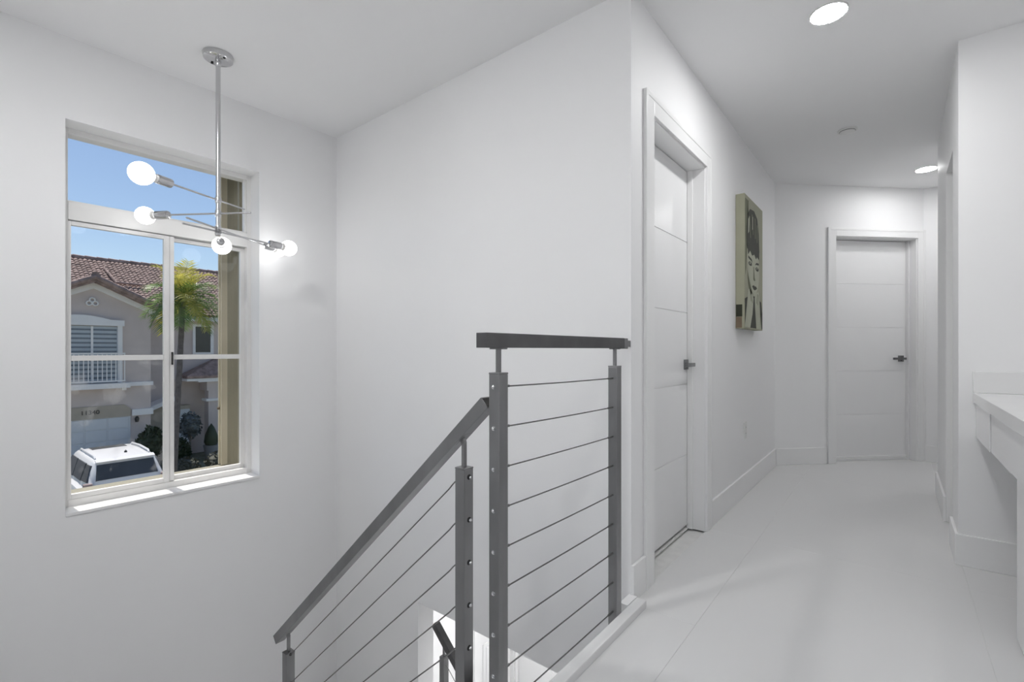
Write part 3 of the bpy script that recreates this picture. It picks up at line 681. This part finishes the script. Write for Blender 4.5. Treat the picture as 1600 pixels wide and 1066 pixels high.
# gable roof over the front block
gx0 = FX + 0.35
for s in (-1, 1):
    o_ = (gx0, 3.66 + s * 1.98, 2.44); up = Vector((0, -s * 1.98, 0.98))
    prism('gable_deck', [(gx0, 3.66 + s * 1.98, 2.40), (gx0, 3.66, 3.38), (gx0, 3.66, 3.28), (gx0, 3.66 + s * 1.98, 2.30)], (-4.2, 0, 0), ROOF, nh)
    tiled('gable_tiles', o_, (-1, 0, 0), up, 26, 10, ROOF, nh)
    ridge_caps('rake_caps', (gx0 - 0.02, 3.66 + s * 2.0, 2.44), (gx0 - 0.02, 3.66, 3.44), nh, 0.10)
    # white rake trim under the tiles
    prism('rake_trim', [(FX + 0.06, 3.66 + s * 1.90, 2.36), (FX + 0.06, 3.66, 3.28), (FX + 0.06, 3.66, 3.08), (FX + 0.06, 3.66 + s * 1.90, 2.16)], (-0.10, 0, 0), STUCCOW, nh)
ridge_caps('gable_ridge', (gx0, 3.66, 3.48), (gx0 - 3.4, 3.66, 3.48), nh)
# hip line on the main roof
ridge_caps('hip_caps', (-25.9, 4.8, 4.42), (-24.6, 4.95, 3.72), nh, 0.05); ridge_caps('hip_caps', (-24.6, 4.95, 3.72), (-24.55, 5.75, 3.70), nh, 0.05)
# trefoil ornament
tf = None
for (y, z) in ((3.62, 2.69), (3.54, 2.575), (3.70, 2.575)):
    bm = bmesh.new(); N = 20; ring = []
    for i in range(N):
        a = 2 * PI * i / N
        ring.append([bm.verts.new((FX + 0.04 + 0.03 * math.cos(b), y + (0.070 + 0.024 * math.sin(b)) * math.cos(a), z + (0.070 + 0.024 * math.sin(b)) * math.sin(a))) for b in [2 * PI * k / 6 for k in range(6)]])
    for i in range(N):
        for k in range(6): bm.faces.new((ring[i][k], ring[(i + 1) % N][k], ring[(i + 1) % N][(k + 1) % 6], ring[i][(k + 1) % 6]))
    attach(link('ornament_ring', bm, STUCCOW, sm=True), nh)
# upper window with arched surround and juliet balcony
ww = hb('window', FX - 0.02, FX + 0.04, 2.30, 4.29, -0.14, 1.80, BLIND); tag(ww, 'upper window with grey blinds')
hdr = [(FX + 0.02, 2.12, 1.82), (FX + 0.02, 4.47, 1.82), (FX + 0.02, 4.47, 2.02), (FX + 0.02, 4.10, 2.03)]
hdr += [(FX + 0.02, 4.10 - 1.6 * t, 2.03 + 0.14 * math.sin(PI * t)) for t in [0.15, 0.3, 0.45, 0.6, 0.75, 0.9]] + [(FX + 0.02, 2.50, 2.03), (FX + 0.02, 2.12, 2.02)]
prism('surround_head', hdr, (0.12, 0, 0), STUCCOW, ww)
hb('surround_jamb', FX + 0.02, FX + 0.11, 4.29, 4.42, -0.15, 1.82, STUCCOW, ww); hb('surround_jamb', FX + 0.02, FX + 0.11, 2.17, 2.30, -0.15, 1.82, STUCCOW, ww)
hb('mullion', FX + 0.03, FX + 0.075, 3.58, 3.64, -0.14, 1.80, STUCCOW, ww)
for k in range(12): hb('blind_slat', FX + 0.041, FX + 0.055, 2.32, 4.27, 0.0 + k * 0.15, 0.06 + k * 0.15, BLINDD, ww)
hb('pane', FX + 0.058, FX + 0.062, 2.32, 4.27, -0.10, 1.78, GLASS, ww)
bal = hb('balcony_rail', FX + 0.30, FX + 0.34, 2.10, 4.45, 0.84, 0.89, STUCCOW)
hb('bottom_rail', FX + 0.30, FX + 0.34, 2.10, 4.45, -0.10, -0.06, STUCCOW, bal)
for k in range(20): hb('baluster', FX + 0.31, FX + 0.33, 2.14 + k * 0.12, 2.165 + k * 0.12, -0.06, 0.84, STUCCOW, bal)
lg = hb('balcony_ledge', FX, FX + 0.40, 2.0, 4.58, -0.33, -0.16, STUCCOW); hb('bracket', FX, FX + 0.25, 4.38, 4.50, -0.42, -0.33, STUCCOW, lg)
hb('string_course', FX - 0.05, FX + 0.07, 4.58, 5.32, -0.30, -0.16, STUCCOW)
hb('string_course', FX - 0.05, FX + 0.07, 4.70, 5.32, -1.36, -1.14, STUCCOW)
# garage
lin = prism('garage_lintel', [(FX + 0.01, 2.2, -1.36), (FX + 0.01, 4.66, -1.36), (FX + 0.01, 4.66, -1.10), (FX + 0.01, 4.48, -0.94), (FX + 0.01, 2.2, -0.94)], (0.05, 0, 0), STUCCOT, nh)
gd = hb('garage_door', FX - 0.02, FX + 0.025, 2.2, 4.66, GZ, -1.36, GARAGE)
for k in range(5):
    for q in range(4): hb('panel', FX + 0.022, FX + 0.042, 2.24 + q * 0.60, 2.80 + q * 0.60, GZ + 0.03 + k * 0.405, GZ + 0.40 + k * 0.405, GARAGE, gd, 0.012)
tc = bpy.data.curves.new('house_number', 'FONT'); tc.body = '11340'; tc.size = 0.20; tc.extrude = 0.008; tc.align_x = 'CENTER'
to = bpy.data.objects.new('house_number', tc); COL.objects.link(to); bpy.context.view_layer.update()
tm = bpy.data.meshes.new_from_object(to.evaluated_get(bpy.context.evaluated_depsgraph_get())); bpy.data.objects.remove(to)
tm.transform(Matrix.Translation((FX + 0.07, 3.56, -1.20)) @ Matrix.Rotation(PI / 2, 4, 'Z') @ Matrix.Rotation(PI / 2, 4, 'X'))
tm.materials.clear(); tm.materials.append(BLACK)
to = bpy.data.objects.new('house_number', tm); COL.objects.link(to); attach(to, lin); tag(to, 'dark numerals 11340')
lathe('wall_lamp', [(0, 0), (0.05, 0.01), (0.07, 0.12), (0.04, 0.2), (0, 0.22)], BLACK, (FX + 0.10, 4.83, -1.60), (0, 0, 1), nh, 10)
# wing: fascia, window
hb('fascia', EAX - 0.12, EAX - 0.02, 5.3, 14, EAZ - 0.22, EAZ - 0.04, STUCCOW); hb('soffit', W2, EAX - 0.05, 5.3, 14, EAZ - 0.20, EAZ - 0.14, STUCCOW)
w3 = hb('window', W2 - 0.02, W2 + 0.03, 7.28, 7.85, 0.88, 1.98, DGLASS); tag(w3, 'dark upper window of the side wing')
for a in ((7.18, 7.28, 0.80, 2.08), (7.85, 7.97, 0.80, 2.08), (7.28, 7.85, 1.98, 2.08), (7.28, 7.85, 0.80, 0.88)): hb('frame', W2, W2 + 0.06, *a, STUCCOW, w3)
# entry porch
pr = hb('porch_cornice', W2, W2 + 1.10, 7.05, 12, -0.33, -0.18, STUCCOW)
prism('porch_roof', [(W2 + 1.15, 6.65, -0.17), (W2 + 1.15, 12.0, -0.17), (W2 + 0.1, 12.0, 0.75), (W2 + 0.1, 8.4, 0.75)], (0, 0, 0.10), ROOF, nh)
prism('porch_roof', [(W2 + 1.15, 6.65, -0.17), (W2 + 0.1, 8.4, 0.75), (W2 + 0.1, 6.65, -0.17)], (0, 0, 0.10), ROOF, nh)
hb('porch_eave', W2 + 0.1, W2 + 1.12, 6.65, 7.05, -0.28, -0.18, STUCCOW)
hb('porch_beam', W2 + 0.15, W2 + 1.0, 7.40, 12, -0.70, -0.33, STUCCO)
hb('porch_column', W2 + 0.55, W2 + 1.0, 7.45, 7.85, GZ, -0.70, STUCCO); hb('capital', W2 + 0.5, W2 + 1.05, 7.36, 7.92, -1.14, -1.04, STUCCOW)
N = 10; arch = [(W2 + 0.98, 7.85, -0.70), (W2 + 0.98, 7.85, -1.15)] + [(W2 + 0.98, 8.75 - 0.9 * math.cos(PI * i / N), -1.15 + 0.36 * math.sin(PI * i / N)) for i in range(1, N)] + [(W2 + 0.98, 9.65, -1.15), (W2 + 0.98, 9.65, -0.70)]
prism('porch_arch', arch, (-0.3, 0, 0), STUCCO, nh)
prism('low_roof', [(W2 + 0.9, 5.30, -1.30), (W2 + 0.9, 6.35, -0.85), (W2 + 0.9, 6.35, -1.02), (W2 + 0.9, 5.30, -1.47)], (-0.9, 0, 0), STUCCOW, nh)
hb('shaded_recess_wall', W2, W2 + 0.4, 5.26, 7.0, GZ, -1.3, STUCCOT)  # darker stucco paints in the shade under the porch
hb('side_door', W2 + 0.4, W2 + 0.43, 6.55, 6.95, GZ + 0.1, -1.45, GARAGE)

# ------------------------------------------------------------------ car
CZ0 = GZ
car = thing('car', 'white SUV with roof rails parked in the driveway', 'car', (-14.42, 3.13, CZ0), rz=PI)
def loft(nm, secs, m, parent, sm=True):
    bm = bmesh.new(); rings = [[bm.verts.new(p) for p in s] for s in secs]; n = len(rings[0])
    for A, B in zip(rings, rings[1:]):
        for k in range(n): bm.faces.new((A[k], A[(k + 1) % n], B[(k + 1) % n], B[k]))
    bm.faces.new(rings[0]); bm.faces.new(rings[-1][::-1])
    o = link(nm, bm, m, parent, sm=sm); return o
def sec(x, w0, w1, w2, z0, z1, z2, r=0.07):
    L_ = [(w0, z0), (w1, z0 + 0.18), (w1, z1 - 0.1), (w1 - 0.03, z1), (w2, z2 - r), (w2 - r, z2 - 0.01), (w2 * 0.4, z2 + 0.012)]
    return [(x, -a, b) for a, b in L_] + [(x, a, b) for a, b in reversed(L_)]
body = loft('body', [sec(0.02, .74, .78, .70, .42, .80, .98), sec(0.10, .80, .86, .76, .34, 1.10, 1.22), sec(0.9, .84, .90, .80, .30, 1.16, 1.26), sec(2.6, .84, .90, .80, .30, 1.12, 1.20),
                  sec(3.5, .84, .90, .80, .30, 1.02, 1.08), sec(4.3, .80, .86, .74, .32, .92, .99), sec(4.55, .66, .72, .62, .40, .78, .84)], CARW, car)
cabs = [(0.06, .74, 1.20, .60, 1.30), (0.30, .76, 1.20, .575, 1.74), (0.60, .77, 1.20, .60, 1.775), (1.5, .78, 1.20, .62, 1.79), (2.3, .78, 1.18, .60, 1.765), (2.55, .78, 1.16, .58, 1.70), (3.25, .76, 1.08, .66, 1.12)]
def csec(x, wb, zb, wt, zt):
    L_ = [(wb, zb), ((wb + wt) / 2 + .012, (zb + zt) / 2), (wt + 0.015, zt - 0.05), (wt - 0.04, zt - 0.005), (wt * 0.5, zt + 0.012)]
    return [(x, -a, b) for a, b in L_] + [(x, a, b) for a, b in reversed(L_)]
loft('cabin', [csec(*c) for c in cabs], CARW, car)
def quad_panel(nm, pts, off, m, th=0.012):
    bm = bmesh.new(); P4 = [Vector(p) for p in pts]; n = (P4[1] - P4[0]).cross(P4[2] - P4[0]).normalized()
    if n.dot(Vector(off)) < 0: n = -n
    a = [bm.verts.new(p + n * th) for p in P4]; b = [bm.verts.new(p - n * 0.03) for p in P4]
    bm.faces.new(a); bm.faces.new(b[::-1]); k = len(a)
    for i in range(k): bm.faces.new((a[i], a[(i + 1) % k], b[(i + 1) % k], b[i]))
    return link(nm, bm, m, car)
quad_panel('rear_window', [(0.075, -.60, 1.335), (0.075, .60, 1.335), (0.262, .55, 1.665), (0.262, -.55, 1.665)], (-1, 0, 0.3), CARG, 0.016)
loft('spoiler', [[(0.20, y, 1.725), (0.34, y, 1.755), (0.34, y, 1.785), (0.19, y, 1.745)] for y in (-.57, .57)], CARW, car, sm=False)
for s in (-1, 1):
    quad_panel('side_window', [(0.22, s * .735, 1.30), (0.62, s * .765, 1.30), (0.62, s * .655, 1.66), (0.36, s * .640, 1.66)], (0, s, 0.1), CARG, 0.012)
    quad_panel('side_window', [(0.72, s * .770, 1.28), (1.50, s * .775, 1.28), (1.50, s * .668, 1.67), (0.72, s * .660, 1.67)], (0, s, 0.1), CARG, 0.012)
    quad_panel('side_window', [(1.60, s * .775, 1.26), (2.75, s * .770, 1.22), (2.35, s * .655, 1.65), (1.60, s * .668, 1.67)], (0, s, 0.1), CARG, 0.012)
    t_ = tube('roof_rail', [(0.55, s * .53, 1.775), (0.62, s * .53, 1.825), (1.4, s * .545, 1.84), (2.1, s * .53, 1.82), (2.2, s * .53, 1.77)], 0.022, CARW, None, 8); t_.parent = car
    l_ = box('tail_lamp', 0.02, 0.16, min(s * .66, s * .82), max(s * .66, s * .82), 1.02, 1.30, CARR, None, 0.02); l_.parent = car
    for x in (0.85, 3.6):
        w_ = lathe('wheel', [(0, -.1), (.20, -.1), (.34, -.09), (.36, -.05), (.36, .05), (.34, .09), (.2, .1), (0, .1)], RUBBER, (x, s * .80, .36), (0, 1, 0), None, 24); w_.parent = car
        h_ = lathe('hubcap', [(0, 0.012), (.19, 0.006), (.20, 0)], CHROME, (x, s * .90, .36), (0, s, 0), None, 18); h_.parent = w_
m_ = box('rear_bumper', -0.06, 0.14, -.82, .82, .42, .66, CARW, None, 0.03); m_.parent = car
pl = box('number_plate', -0.005, 0.03, -.16, .16, .86, .98, PLASTIC, None, 0.004); pl.parent = car
sr_ = quad_panel('sunroof', [(1.85, -.36, 1.792), (1.85, .36, 1.792), (2.25, .36, 1.785), (2.25, -.36, 1.785)], (0, 0, 1), CARG, 0.008)
an = lathe('antenna_fin', [(0.035, 0), (0.03, 0.03), (0, 0.07)], CARB, (0.85, -0.12, 1.79), (0, 0, 1), None, 10); an.parent = car
ws = quad_panel('windshield', [(3.18, -.62, 1.14), (3.18, .62, 1.14), (2.60, .54, 1.66), (2.60, -.54, 1.66)], (1, 0, 0.6), CARG, 0.014)

# ------------------------------------------------------------------ palm
PB = Vector((-17.6, 4.92, GZ)); PT = Vector((-17.5, 5.16, 2.55))
pm = thing('palm_tree', 'bushy green and yellow palm tree before the neighbour house', 'tree', PB)
bm = bmesh.new(); npt = 26
tube_bm(bm, [PB.lerp(PT, i / npt) for i in range(npt + 1)], [0.085 - 0.015 * i / npt + 0.008 * (i % 2) for i in range(npt + 1)], 12)
attach(link('trunk', bm, TRUNK), pm)
def frond(az, el, L, m):
    bm = bmesh.new(); d0 = Vector((math.cos(az) * math.cos(el), math.sin(az) * math.cos(el), math.sin(el)))
    pts = [PT.copy()]; d = d0.copy(); n = 16
    for i in range(n):
        pts.append(pts[-1] + d * (L / n)); d = (d + Vector((0, 0, -0.085 - 0.012 * i * 0.5))).normalized()
    tube_bm(bm, pts, [0.016 * (1 - 0.8 * i / n) for i in range(n + 1)], 5)
    for i in range(2, n + 1):
        t = i / n; d = (pts[i] - pts[i - 1]).normalized(); sd_ = d.cross(Vector((0, 0, 1))).normalized(); up = sd_.cross(d).normalized()
        ll = 0.52 * math.sin(PI * min(1, 0.15 + 0.8 * t)) ** 0.7 + 0.05
        for s in (-1, 1):
            for h in (0, 0.5):
                b = pts[i - 1].lerp(pts[i], h); dr = (sd_ * s * 0.85 + d * 0.75 + up * random.uniform(0.0, 0.4)).normalized()
                tip = b + dr * ll * random.uniform(0.8, 1.1) + Vector((0, 0, -0.14 * ll)); mid = b.lerp(tip, 0.5) + Vector((0, 0, 0.07 * ll)); wd = d * 0.016
                v = [bm.verts.new(q) for q in (b - wd * 0.6, b + wd * 0.6, mid + wd, mid - wd, tip)]
                bm.faces.new((v[0], v[1], v[2], v[3])); bm.faces.new((v[3], v[2], v[4]))
    o = link('frond', bm, m); attach(o, pm)
for i in range(34):
    az = i * 2.39996; el = math.radians(82 - 112 * (i / 33)); frond(az, el, random.uniform(1.05, 1.4), LEAFY if i % 4 == 1 or i < 5 else LEAF)

# ------------------------------------------------------------------ shrubs
def shrub(nm, label, c, rx, ry, rz_, m, group=None, n=420, leaf=0.09):
    t = thing(nm, label, 'shrub', (c[0], c[1], GZ), group)
    bm = bmesh.new(); C_ = Vector(c)
    for i in range(n):
        th = random.uniform(0, 2 * PI); ph = math.acos(random.uniform(-1, 1)); r = random.uniform(0.75, 1.05)
        p = C_ + Vector((rx * math.sin(ph) * math.cos(th), ry * math.sin(ph) * math.sin(th), rz_ * math.cos(ph))) * r
        a = Vector((random.gauss(0, 1), random.gauss(0, 1), random.gauss(0, 1))).normalized(); b = a.orthogonal().normalized()
        v = [bm.verts.new(q) for q in (p - a * leaf, p + b * leaf * 0.5, p + a * leaf, p - b * leaf * 0.5)]
        bm.faces.new(v)
    for ring in range(1): pass
    fo = link('foliage', bm, m); attach(fo, t)
    bm2 = bmesh.new(); bmesh.ops.create_icosphere(bm2, subdivisions=2, radius=1)
    for v in bm2.verts: v.co = Vector((v.co.x * rx * 0.85, v.co.y * ry * 0.85, v.co.z * rz_ * 0.85)) * random.uniform(0.9, 1.08) + C_
    attach(link('inner_mass', bm2, m), t)
    tube('stem', [(c[0], c[1], GZ - 0.02), (c[0], c[1], c[2])], 0.04, TRUNK, t, 8)
    return t
shrub('round_shrub', 'dark rounded shrub right of the garage door', (-20.3, 5.0, -2.30), 0.42, 0.40, 0.62, BUSH)
shrub('round_shrub', 'low dark shrub at the foot of the side wing', (-20.9, 6.02, -2.80), 0.42, 0.38, 0.5, BUSH)
shrub('leafy_shrub', 'leafy grey-green shrub in the recess behind the palm', (-21.4, 6.55, -1.95), 0.45, 0.36, 0.5, mat('shrub_grey', (0.16, 0.19, 0.20), 0.6, scale=8, col2=(0.04, 0.05, 0.05)), n=240)
for i, (x, y, lab) in enumerate(((-19.3, 5.75, 'leftmost low hedge clump near the palm'), (-19.4, 6.85, 'middle low hedge clump before the porch'), (-19.2, 7.95, 'rightmost low hedge clump before the porch'))):
    shrub('hedge_clump', lab, (x, y, -3.10), 0.5, 0.45, 0.34, mat('hedge_mix', (0.16, 0.16, 0.13), 0.8, scale=14, col2=(0.03, 0.035, 0.02)), 'hedge clumps before the porch', n=360, leaf=0.07)
tp = thing('topiary', 'dark cone topiary in a grey pot before the porch column', 'plant', (-21.6, 7.35, GZ))
lathe('pot', [(0, 0), (0.20, 0), (0.27, 0.5), (0.29, 0.55), (0, 0.52)], POTM, (-21.6, 7.35, GZ), (0, 0, 1), tp, 18)
lathe('foliage', [(0.16, 0.5), (0.26, 0.66), (0.22, 0.95), (0.11, 1.25), (0, 1.42)], BUSH, (-21.6, 7.35, GZ), (0, 0, 1), tp, 14)
